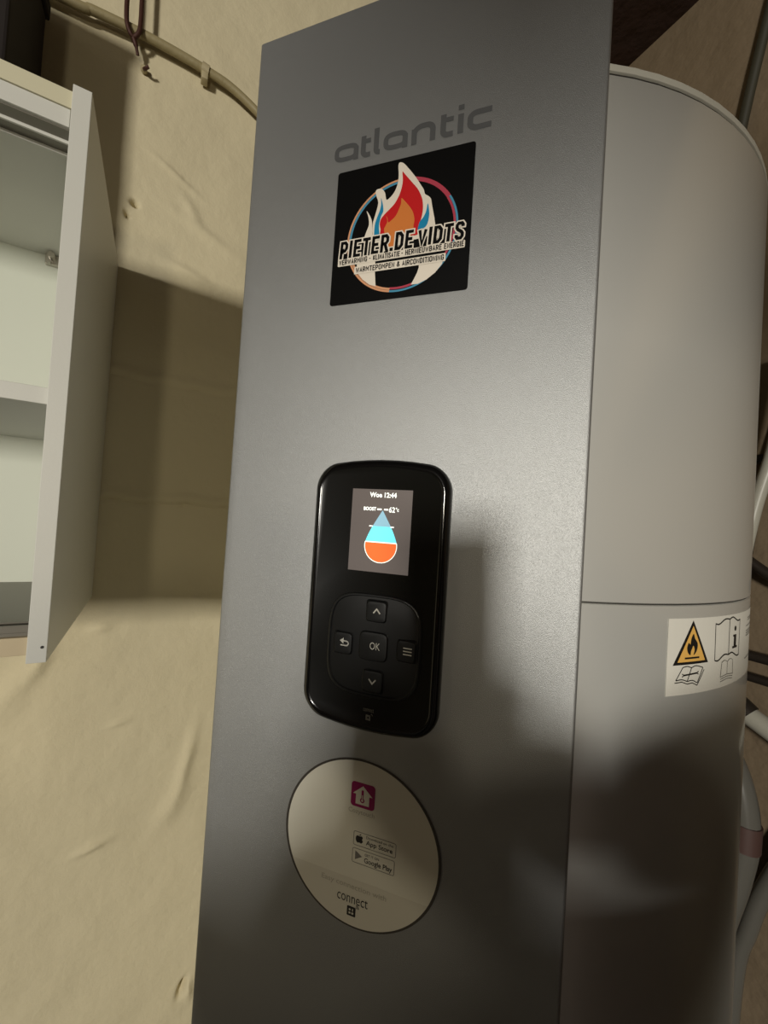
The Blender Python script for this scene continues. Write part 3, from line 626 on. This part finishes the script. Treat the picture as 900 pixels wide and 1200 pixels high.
# ------------------------------------------------------------------ pipe and fixings on the left wall
def wp(u, z, w=0.014): return G(u, w, z)
pp = thing('heating_pipe', wp(-1.0, 0.92), 'thin painted pipe running along the top of the left wall', 'pipe')
path = [wp(-1.6, 0.915), wp(-0.6, 0.918), wp(-0.134, 0.924), wp(-0.07, 0.931), wp(0.0, 0.937), wp(0.07, 0.938), wp(0.127, 0.935), wp(0.18, 0.928), wp(0.238, 0.904), wp(0.30, 0.868), wp(0.38, 0.81), wp(0.46, 0.76)]
obj('pipe', tube(bmesh.new(), spline(path, 6), 0.0085, 14), M['pipe_paint'], pp, smooth=True)
for u, z in ((0.127, 0.936), (-0.7, 0.917)):
    bm = tube(bmesh.new(), [wp(u - 0.007, z), wp(u + 0.007, z - 0.002)], 0.0115, 14); box(bm, wp(u - 0.007, z - 0.024, 0.0), UU, OUT, Z, 0.013, 0.020, 0.018, 0.002)
    obj('pipe_clip', bm, M['clip'], pp, 'pale plastic clip holding the pipe', smooth=True)
hg = thing('pipe_hanger', wp(-0.004, 1.455), 'dark brown hanger looped from the ceiling around the wall pipe', 'pipe hanger')
loop = [wp(-0.018, 1.459, .026), wp(-0.018, 1.25, .027), wp(-0.017, 1.02, .027), wp(-0.016, 0.95, .027), wp(-0.012, 0.925, .026), wp(-0.003, 0.915, .022), wp(0.006, 0.925, .026), wp(0.008, 0.95, .027), wp(0.007, 1.02, .027), wp(0.007, 1.25, .027), wp(0.007, 1.459, .026)]
obj('strap', tube(bmesh.new(), spline(loop, 5), 0.0042, 10), M['rust'], hg, smooth=True)
obj('strap_tail', tube(bmesh.new(), spline([wp(-0.004, 0.917, .022), wp(0.002, 0.905, .018), wp(0.006, 0.893, .012)], 4), [0.0045] * 5 + [0.003] * 4, 10), M['rust'], hg, smooth=True)
hk = thing('hook', wp(0.019, 0.878, 0.0), 'small metal hook in the wall below the pipe hanger', 'hook')
obj('plate', tube(bmesh.new(), [wp(0.017, 0.881, -0.002), wp(0.017, 0.881, 0.006)], 0.006, 10), M['clip'], hk, smooth=True)
obj('pin', tube(bmesh.new(), spline([wp(0.017, 0.879, 0.004), wp(0.021, 0.874, 0.014), wp(0.026, 0.877, 0.018)], 4), 0.0032, 8), M['rust'], hk, smooth=True)

# ------------------------------------------------------------------ things on the right wall behind the tank
WP2 = V((0.50385, 0.721157, 0))
def rp(n, z, off=0.012): return WP2 + OUT * n - UU * off + Z * (Z0 + z)
t = thing('cable', rp(0.13, 0.5, 0), 'dark cable hanging down the right wall beside the tank top', 'cable')
obj('cable', tube(bmesh.new(), spline([rp(0.20, 1.12), rp(0.175, 1.02), rp(0.155, 0.92), rp(0.134, 0.80), rp(0.115, 0.66), rp(0.10, 0.45)], 6), 0.0085, 10), M['cable'], t, smooth=True)
t = thing('grey_conduit', rp(0.2, -0.1), 'pale grey plastic tube slanting behind the right edge of the tank', 'tube')
obj('tube', tube(bmesh.new(), spline([rp(0.235, 0.32, .060), rp(0.212, 0.16, .060), rp(0.190, 0.055, .060), rp(0.172, -0.075, .060), rp(0.155, -0.20, .055)], 6), 0.010, 12), M['conduit'], t, smooth=True)
t = thing('dark_pipe', rp(0.19, 0.1, .015), 'dark pipe descending the wall at the right picture edge above the label', 'pipe')
obj('pipe', tube(bmesh.new(), spline([rp(0.225, 0.30, .015), rp(0.200, 0.18, .015), rp(0.176, 0.05, .015), rp(0.163, -0.06, .015)], 6), 0.008, 12), M['dark_pipe'], t, smooth=True)
obj('clamp', box(bmesh.new(), rp(0.165, 0.140, .022), OUT, -UU, Z, 0.030, 0.02, 0.014, 0.002), M['gap'], t)
t = thing('elbow_pipe', rp(0.2, -0.04, .02), 'short black pipe stub crossing behind the grey tube', 'pipe')
obj('pipe', tube(bmesh.new(), spline([rp(0.150, -0.005, .033), rp(0.184, -0.034, .033), rp(0.215, -0.055, .033), rp(0.26, -0.075, .033)], 5), 0.009, 12), M['dark_pipe'], t, smooth=True)
t = thing('supply_pipe', rp(0.2, -0.19, .02), 'upper dark horizontal pipe beside the warning label', 'pipe')
obj('pipe', tube(bmesh.new(), [rp(0.02, -0.188, .024), rp(0.18, -0.190, .024), rp(0.42, -0.194, .024)], 0.0085, 12), M['dark_pipe'], t, smooth=True)
t = thing('supply_pipe', rp(0.2, -0.225, .02), 'lower dark horizontal pipe beside the warning label', 'pipe')
obj('pipe', tube(bmesh.new(), [rp(0.02, -0.222, .020), rp(0.18, -0.227, .020), rp(0.42, -0.233, .020)], 0.0075, 12), M['dark_pipe'], t, smooth=True)
t = thing('outlet_tube', rp(0.19, -0.29, .03), 'thick pale tube with a dark collar at the right picture edge', 'tube')
a_, b_, c_ = rp(0.160, -0.262, .045), rp(0.190, -0.284, .045), rp(0.30, -0.335, .045)
obj('collar', tube(bmesh.new(), [a_, b_], 0.019, 16), M['dark_pipe'], t, 'dark ribbed collar', smooth=True)
obj('tube', tube(bmesh.new(), [b_, c_], 0.016, 16), M['conduit'], t, smooth=True)
t = thing('drain_hose', rp(0.2, -0.45, .03), 'shiny grey hose looping down behind the lower right edge of the tank', 'hose')
hp = [rp(0.120, -0.27, .088), rp(0.160, -0.315, .088), rp(0.192, -0.375, .088), rp(0.205, -0.45, .088), rp(0.196, -0.53, .088), rp(0.178, -0.62, .088), rp(0.160, -0.74, .088), rp(0.150, -0.95, .088), rp(0.150, -1.55, .05)]
obj('hose', tube(bmesh.new(), spline(hp, 8), 0.020, 16), M['hose'], t, smooth=True)
bm = tube(bmesh.new(), [rp(0.205, -0.435, .088), rp(0.204, -0.475, .088)], 0.0215, 16); obj('hose_tape', bm, M['hose_red'], t, 'dull red tape around the hose', smooth=True)
t = thing('hose_tail', rp(0.22, -0.6, .024), 'second grey hose crossing to the right edge near the floor', 'hose')
obj('hose', tube(bmesh.new(), spline([rp(0.33, -0.36, .024), rp(0.262, -0.43, .024), rp(0.225, -0.52, .024), rp(0.195, -0.63, .024), rp(0.175, -0.80, .024), rp(0.165, -1.5, .024)], 8), 0.013, 14), M['hose'], t, smooth=True)

# ------------------------------------------------------------------ dark cupboard added out of view to darken the lower tank and its reflections
cu = thing('added_dark_cupboard', G(UC - 0.28, 2.3, -Z0), 'dark brown two door cupboard added out of view to darken the tank', 'cupboard')
obj('body', box(bmesh.new(), G(UC - 0.53, 1.25, -Z0 + 0.0), UU, OUT, Z, 0.51, 2.7, 1.50, 0.004), M['dark_wood'], cu)
for k in range(2):
    dd = obj('door', box(bmesh.new(), G(UC - 0.552, 1.28 + 1.33 * k, -Z0 + 0.06), UU, OUT, Z, 0.02, 1.30, 1.40, 0.003), M['dark_wood'], cu)
    obj('handle', tube(bmesh.new(), [G(UC - 0.575, 2.50 + 0.16 * k, -0.85), G(UC - 0.575, 2.50 + 0.16 * k, -0.68)], 0.006, 8), M['steel'], dd)

# ------------------------------------------------------------------ unseen duct added behind the viewer to shade the top of the heater
vd = thing('added_shade_duct', (1.2, -1.9, Z0 + 0.42), 'unseen grey duct added below the ceiling to shade the heater top', 'duct')
d0, d1 = V((0.34, -1.75, Z0 + 0.43)), V((2.55, -1.75, Z0 + 0.43))
obj('duct', tube(bmesh.new(), [d0.lerp(d1, k / 60) for k in range(61)], [0.105 + 0.004 * (k % 2) for k in range(61)], 24), M['track'], vd, smooth=True)
for x in (0.6, 1.4, 2.2):
    obj('duct_strap', tube(bmesh.new(), [V((x, -1.75 + 0.115 * math.sin(q), Z0 + 0.43 - 0.115 * math.cos(q))) for q in [k * math.pi / 12 - math.pi / 2 for k in range(13)]], 0.006, 6), M['steel'], vd)
    for sy in (-1, 1): obj('duct_hanger', tube(bmesh.new(), [(x, -1.75 + sy * 0.115, Z0 + 0.43), (x, -1.75 + sy * 0.115, CEIL)], 0.005, 6), M['steel'], vd)

# ------------------------------------------------------------------ the photographer (behind the lens) and the phone
pc = CAM - RT * 0.020 - UP * 0.055 - FW * 0.0085
phone = thing('phone', pc, 'black phone held up in front of the silver column', 'phone')
def pbox(c, sx, sy, sz, bev): return box(bmesh.new(), c - RT * sx / 2 - UP * sy / 2 - FW * sz / 2, RT, UP, FW, sx, sy, sz, bev)
obj('case', pbox(pc, 0.074, 0.155, 0.008, 0.0035), M['phone'], phone)
obj('screen', pbox(pc - FW * 0.0044, 0.068, 0.147, 0.0012, 0.0005), M['black_gloss'], phone)
for q in (0.021, 0.040):
    obj('lens', tube(bmesh.new(), [pc + RT * 0.020 + UP * (0.055 - q) + FW * 0.003, pc + RT * 0.020 + UP * (0.055 - q) + FW * 0.0055], 0.006, 16), M['black_gloss'], phone)
FH = V((FW.x, FW.y, 0)).normalized(); RH = V((FH.y, -FH.x, 0))
PB0 = V((0.28, -0.72, 0))
def L(r, f, z): return PB0 + RH * r + FH * f + Z * (z * 1.055)
person = thing('person', PB0, 'person in a charcoal jumper and dark jeans holding up a phone in both hands', 'person')
def skin(name, chains, m, parent, sub=2, extra=None):
    """chains: list of (verts [(pos, radius)], edges, root); every chain is one connected skeleton"""
    vs, es, rad, roots = [], [], [], []
    for pv, pe, rt in chains:
        o = len(vs); vs += [p for p, r in pv]; rad += [r for p, r in pv]; es += [(a + o, b + o) for a, b in pe]; roots.append(o + rt)
    me = bpy.data.meshes.new(name); me.from_pydata([tuple(v) for v in vs], es, [])
    o = bpy.data.objects.new(name, me); COL.objects.link(o)
    md = o.modifiers.new('skin', 'SKIN'); md.use_smooth_shade = True; md.branch_smoothing = 0.6
    sv = me.skin_vertices[0].data
    for i, r in enumerate(rad): sv[i].radius = (r, r) if not isinstance(r, tuple) else r; sv[i].use_root = i in roots
    s_ = o.modifiers.new('sub', 'SUBSURF'); s_.levels = sub; s_.render_levels = sub
    dg = bpy.context.evaluated_depsgraph_get(); bm = bmesh.new(); bm.from_mesh(o.evaluated_get(dg).to_mesh()); o.evaluated_get(dg).to_mesh_clear()
    bpy.data.objects.remove(o); bpy.data.meshes.remove(me)
    if extra: extra(bm)
    return obj(name, bm, m, parent, smooth=True)
def ik(a, b, l1, l2, bend):
    d_ = b - a; n = min(d_.length, l1 + l2 - 0.004); u = d_.normalized(); x = (l1 * l1 - l2 * l2 + n * n) / (2 * n); h = math.sqrt(max(0, l1 * l1 - x * x))
    bd = (bend - u * bend.dot(u)).normalized(); return a + u * x + bd * h
arms = {}
for s in (1, -1):
    hand = pc + RT * (s * 0.052) - UP * 0.050 - FW * 0.012
    wr = hand - UP * 0.062 - FW * 0.030 + RT * (s * 0.018)
    sh = L(s * 0.18, 0.0, 1.365); el = ik(sh, wr, 0.285, 0.250, RH * s * (0.95 if s > 0 else 0.12) + Z * (0.62 if s > 0 else -0.75))
    arms[s] = (sh, el, wr, hand)
bv = [(L(0, 0, 0.88), 0.105), (L(0, -0.005, 1.05), 0.105), (L(0, 0, 1.20), 0.115), (L(0, 0.0, 1.31), 0.085), (L(0, 0.01, 1.39), 0.052), (L(0, 0.02, 1.44), 0.055)]
be = [(0, 1), (1, 2), (2, 3), (3, 4), (4, 5)]
for s in (1, -1):
    sh, el, wr, hand = arms[s]; o = len(bv)
    bv += [(sh, 0.056), (sh.lerp(el, 0.5), 0.045), (el, 0.038), (el.lerp(wr, 0.4), 0.037), (wr, (0.026, 0.022)), (wr.lerp(hand, 0.55), (0.034, 0.018)), (hand, (0.036, 0.016))]
    be += [(3, o)] + [(o + k, o + k + 1) for k in range(6)]
    o = len(bv)
    bv += [(L(s * 0.078, 0, 0.80), 0.070), (L(s * 0.095, 0.0, 0.62), 0.070), (L(s * 0.10, 0.012, 0.455), 0.053), (L(s * 0.10, -0.01, 0.32), 0.050), (L(s * 0.10, -0.015, 0.09), 0.036), (L(s * 0.105, 0.05, 0.04), 0.032), (L(s * 0.11, 0.13, 0.03), 0.026)]
    be += [(0, o)] + [(o + k, o + k + 1) for k in range(6)]
chains = [(bv, be, 0)]
for s in (1, -1):
    sh, el, wr, hand = arms[s]
    # four fingers wrap behind the phone's edge from below the lens, thumb lies on the screen side
    for k, (up_, ln) in enumerate(((0.022, 0.062), (0.004, 0.068), (-0.014, 0.064), (-0.031, 0.052))):
        b_ = hand + UP * up_ + RT * (-s * 0.002) + FW * 0.002
        p1 = b_ + FW * 0.018 - RT * (s * 0.004); p2 = p1 + FW * 0.008 - RT * (s * (ln * 0.33)); p3 = p2 - RT * (s * ln * 0.25) - FW * 0.002
        chains.append(([(b_, 0.0085), (p1, 0.0085), (p2, 0.008), (p3, 0.0068)], [(0, 1), (1, 2), (2, 3)], 0))
    b_ = hand - UP * 0.03 - FW * 0.006; p1 = b_ + UP * 0.022 - RT * (s * 0.006) - FW * 0.006; p2 = p1 + UP * 0.026 - RT * (s * 0.016); p3 = p2 + UP * 0.014 - RT * (s * 0.012) + FW * 0.004
    chains.append(([(b_, 0.012), (p1, 0.0105), (p2, 0.009), (p3, 0.0075)], [(0, 1), (1, 2), (2, 3)], 0))
HC = L(0, 0.035, 1.500)
def head(bm):
    r = bmesh.ops.create_icosphere(bm, subdivisions=4, radius=1.0)
    for v in r['verts']:
        x, y, z = v.co                                     # x across, y forward, z up
        wx = 0.074 * (1 - 0.22 * max(0, -z) ** 1.5); wy = 0.092; wz = 0.114
        yy = y * wy
        if y > 0:
            yy += 0.020 * math.exp(-(x / 0.16) ** 2 - ((z + 0.10) / 0.20) ** 2)                  # nose
            yy -= 0.009 * (math.exp(-((abs(x) - 0.42) / 0.17) ** 2 - ((z - 0.05) / 0.12) ** 2))    # eye sockets
            yy += 0.005 * math.exp(-(x / 0.32) ** 2 - ((z + 0.48) / 0.07) ** 2)                  # lips
            yy += 0.006 * math.exp(-(x / 0.3) ** 2 - ((z + 0.85) / 0.15) ** 2)                   # chin
        v.co = HC + RH * (x * wx) + FH * yy + Z * (z * wz)
    for s in (1, -1):
        e = bmesh.ops.create_icosphere(bm, subdivisions=2, radius=1.0)
        for v in e['verts']: x, y, z = v.co; v.co = HC + RH * (s * 0.074 + x * 0.010) + FH * (-0.008 + y * 0.018 - x * s * 0.006) + Z * (z * 0.031 - 0.006)
skin('body', chains, M['skin'], person, 2, head)
for s in (1, -1):
    e = bmesh.new(); bmesh.ops.create_icosphere(e, subdivisions=2, radius=0.0115); bmesh.ops.translate(e, verts=e.verts, vec=HC + RH * s * 0.031 + FH * 0.0715 + Z * 0.006)
    ey = obj('eye', e, M['st_white'], person, smooth=True)
    ec = HC + RH * s * 0.031 + FH * 0.0715 + Z * 0.006; obj('iris', tube(bmesh.new(), [ec + FH * 0.0095, ec + FH * 0.0118], [0.0056, 0.0040], 14), M['hair'], ey)
hb = bmesh.new(); bmesh.ops.create_icosphere(hb, subdivisions=4, radius=1.0)
for v in hb.verts:
    x, y, z = v.co; cut = 0.15 + 0.75 * max(0, y)
    if z < cut - 0.75 * max(0, -y): z = (cut - 0.75 * max(0, -y)) * 0.6 + z * 0.4; k = 0.985
    else: k = 1.0 + 0.02 * noise.noise(v.co * 9)
    v.co = HC + RH * (x * 0.081 * k) + FH * (y * 0.099 * k - 0.004) + Z * (z * 0.119 * k + 0.002)
obj('hair', hb, M['hair'], person, smooth=True)
jv = [(L(0, 0, 0.77), (0.192, 0.138)), (L(0, -0.005, 1.02), (0.178, 0.125)), (L(0, 0, 1.20), (0.180, 0.125)), (L(0, 0, 1.335), (0.125, 0.100)), (L(0, -0.03, 1.405), (0.135, 0.100))]
je = [(0, 1), (1, 2), (2, 3), (3, 4)]
for s in (1, -1):
    sh, el, wr, hand = arms[s]; o = len(jv)
    jv += [(sh, 0.086), (sh.lerp(el, 0.5), 0.072), (el, 0.070), (el.lerp(wr, 0.5), 0.064), (el.lerp(wr, 0.92), 0.042)]
    je += [(3, o)] + [(o + k, o + k + 1) for k in range(4)]
skin('jumper', [(jv, je, 0)], M['jumper'], person)
tv = [(L(0, 0, 0.96), (0.172, 0.124)), (L(0, 0, 0.85), (0.178, 0.130))]; te = [(0, 1)]
for s in (1, -1):
    o = len(tv); tv += [(L(s * 0.092, 0, 0.74), 0.104), (L(s * 0.096, 0.0, 0.60), 0.086), (L(s * 0.10, 0.012, 0.455), 0.065), (L(s * 0.10, -0.01, 0.30), 0.062), (L(s * 0.10, -0.012, 0.070), 0.056)]
    te += [(1, o)] + [(o + k, o + k + 1) for k in range(4)]
bp_ = obj('added_shade_pack', box(bmesh.new(), L(-0.185, -0.32, 0.98), RH, FH, Z, 0.37, 0.17, 0.56, 0.05), M['jeans'], person, 'dark pack added behind the torso to block light', smooth=True)  # unseen pack added to close gaps in the photographer's shadow
obj('pocket', box(bmesh.new(), L(-0.14, -0.37, 1.02), RH, FH, Z, 0.28, 0.05, 0.26, 0.02), M['jumper'], bp_, smooth=True)
skin('jeans', [(tv, te, 0)], M['jeans'], person)
for s in (1, -1):
    skin('shoe', [([(L(s * 0.10, -0.045, 0.045), (0.038, 0.044)), (L(s * 0.103, 0.04, 0.048), (0.042, 0.046)), (L(s * 0.108, 0.12, 0.034), (0.044, 0.033)), (L(s * 0.112, 0.17, 0.030), (0.034, 0.026))], [(0, 1), (1, 2), (2, 3)], 0)], M['shoe'], person)
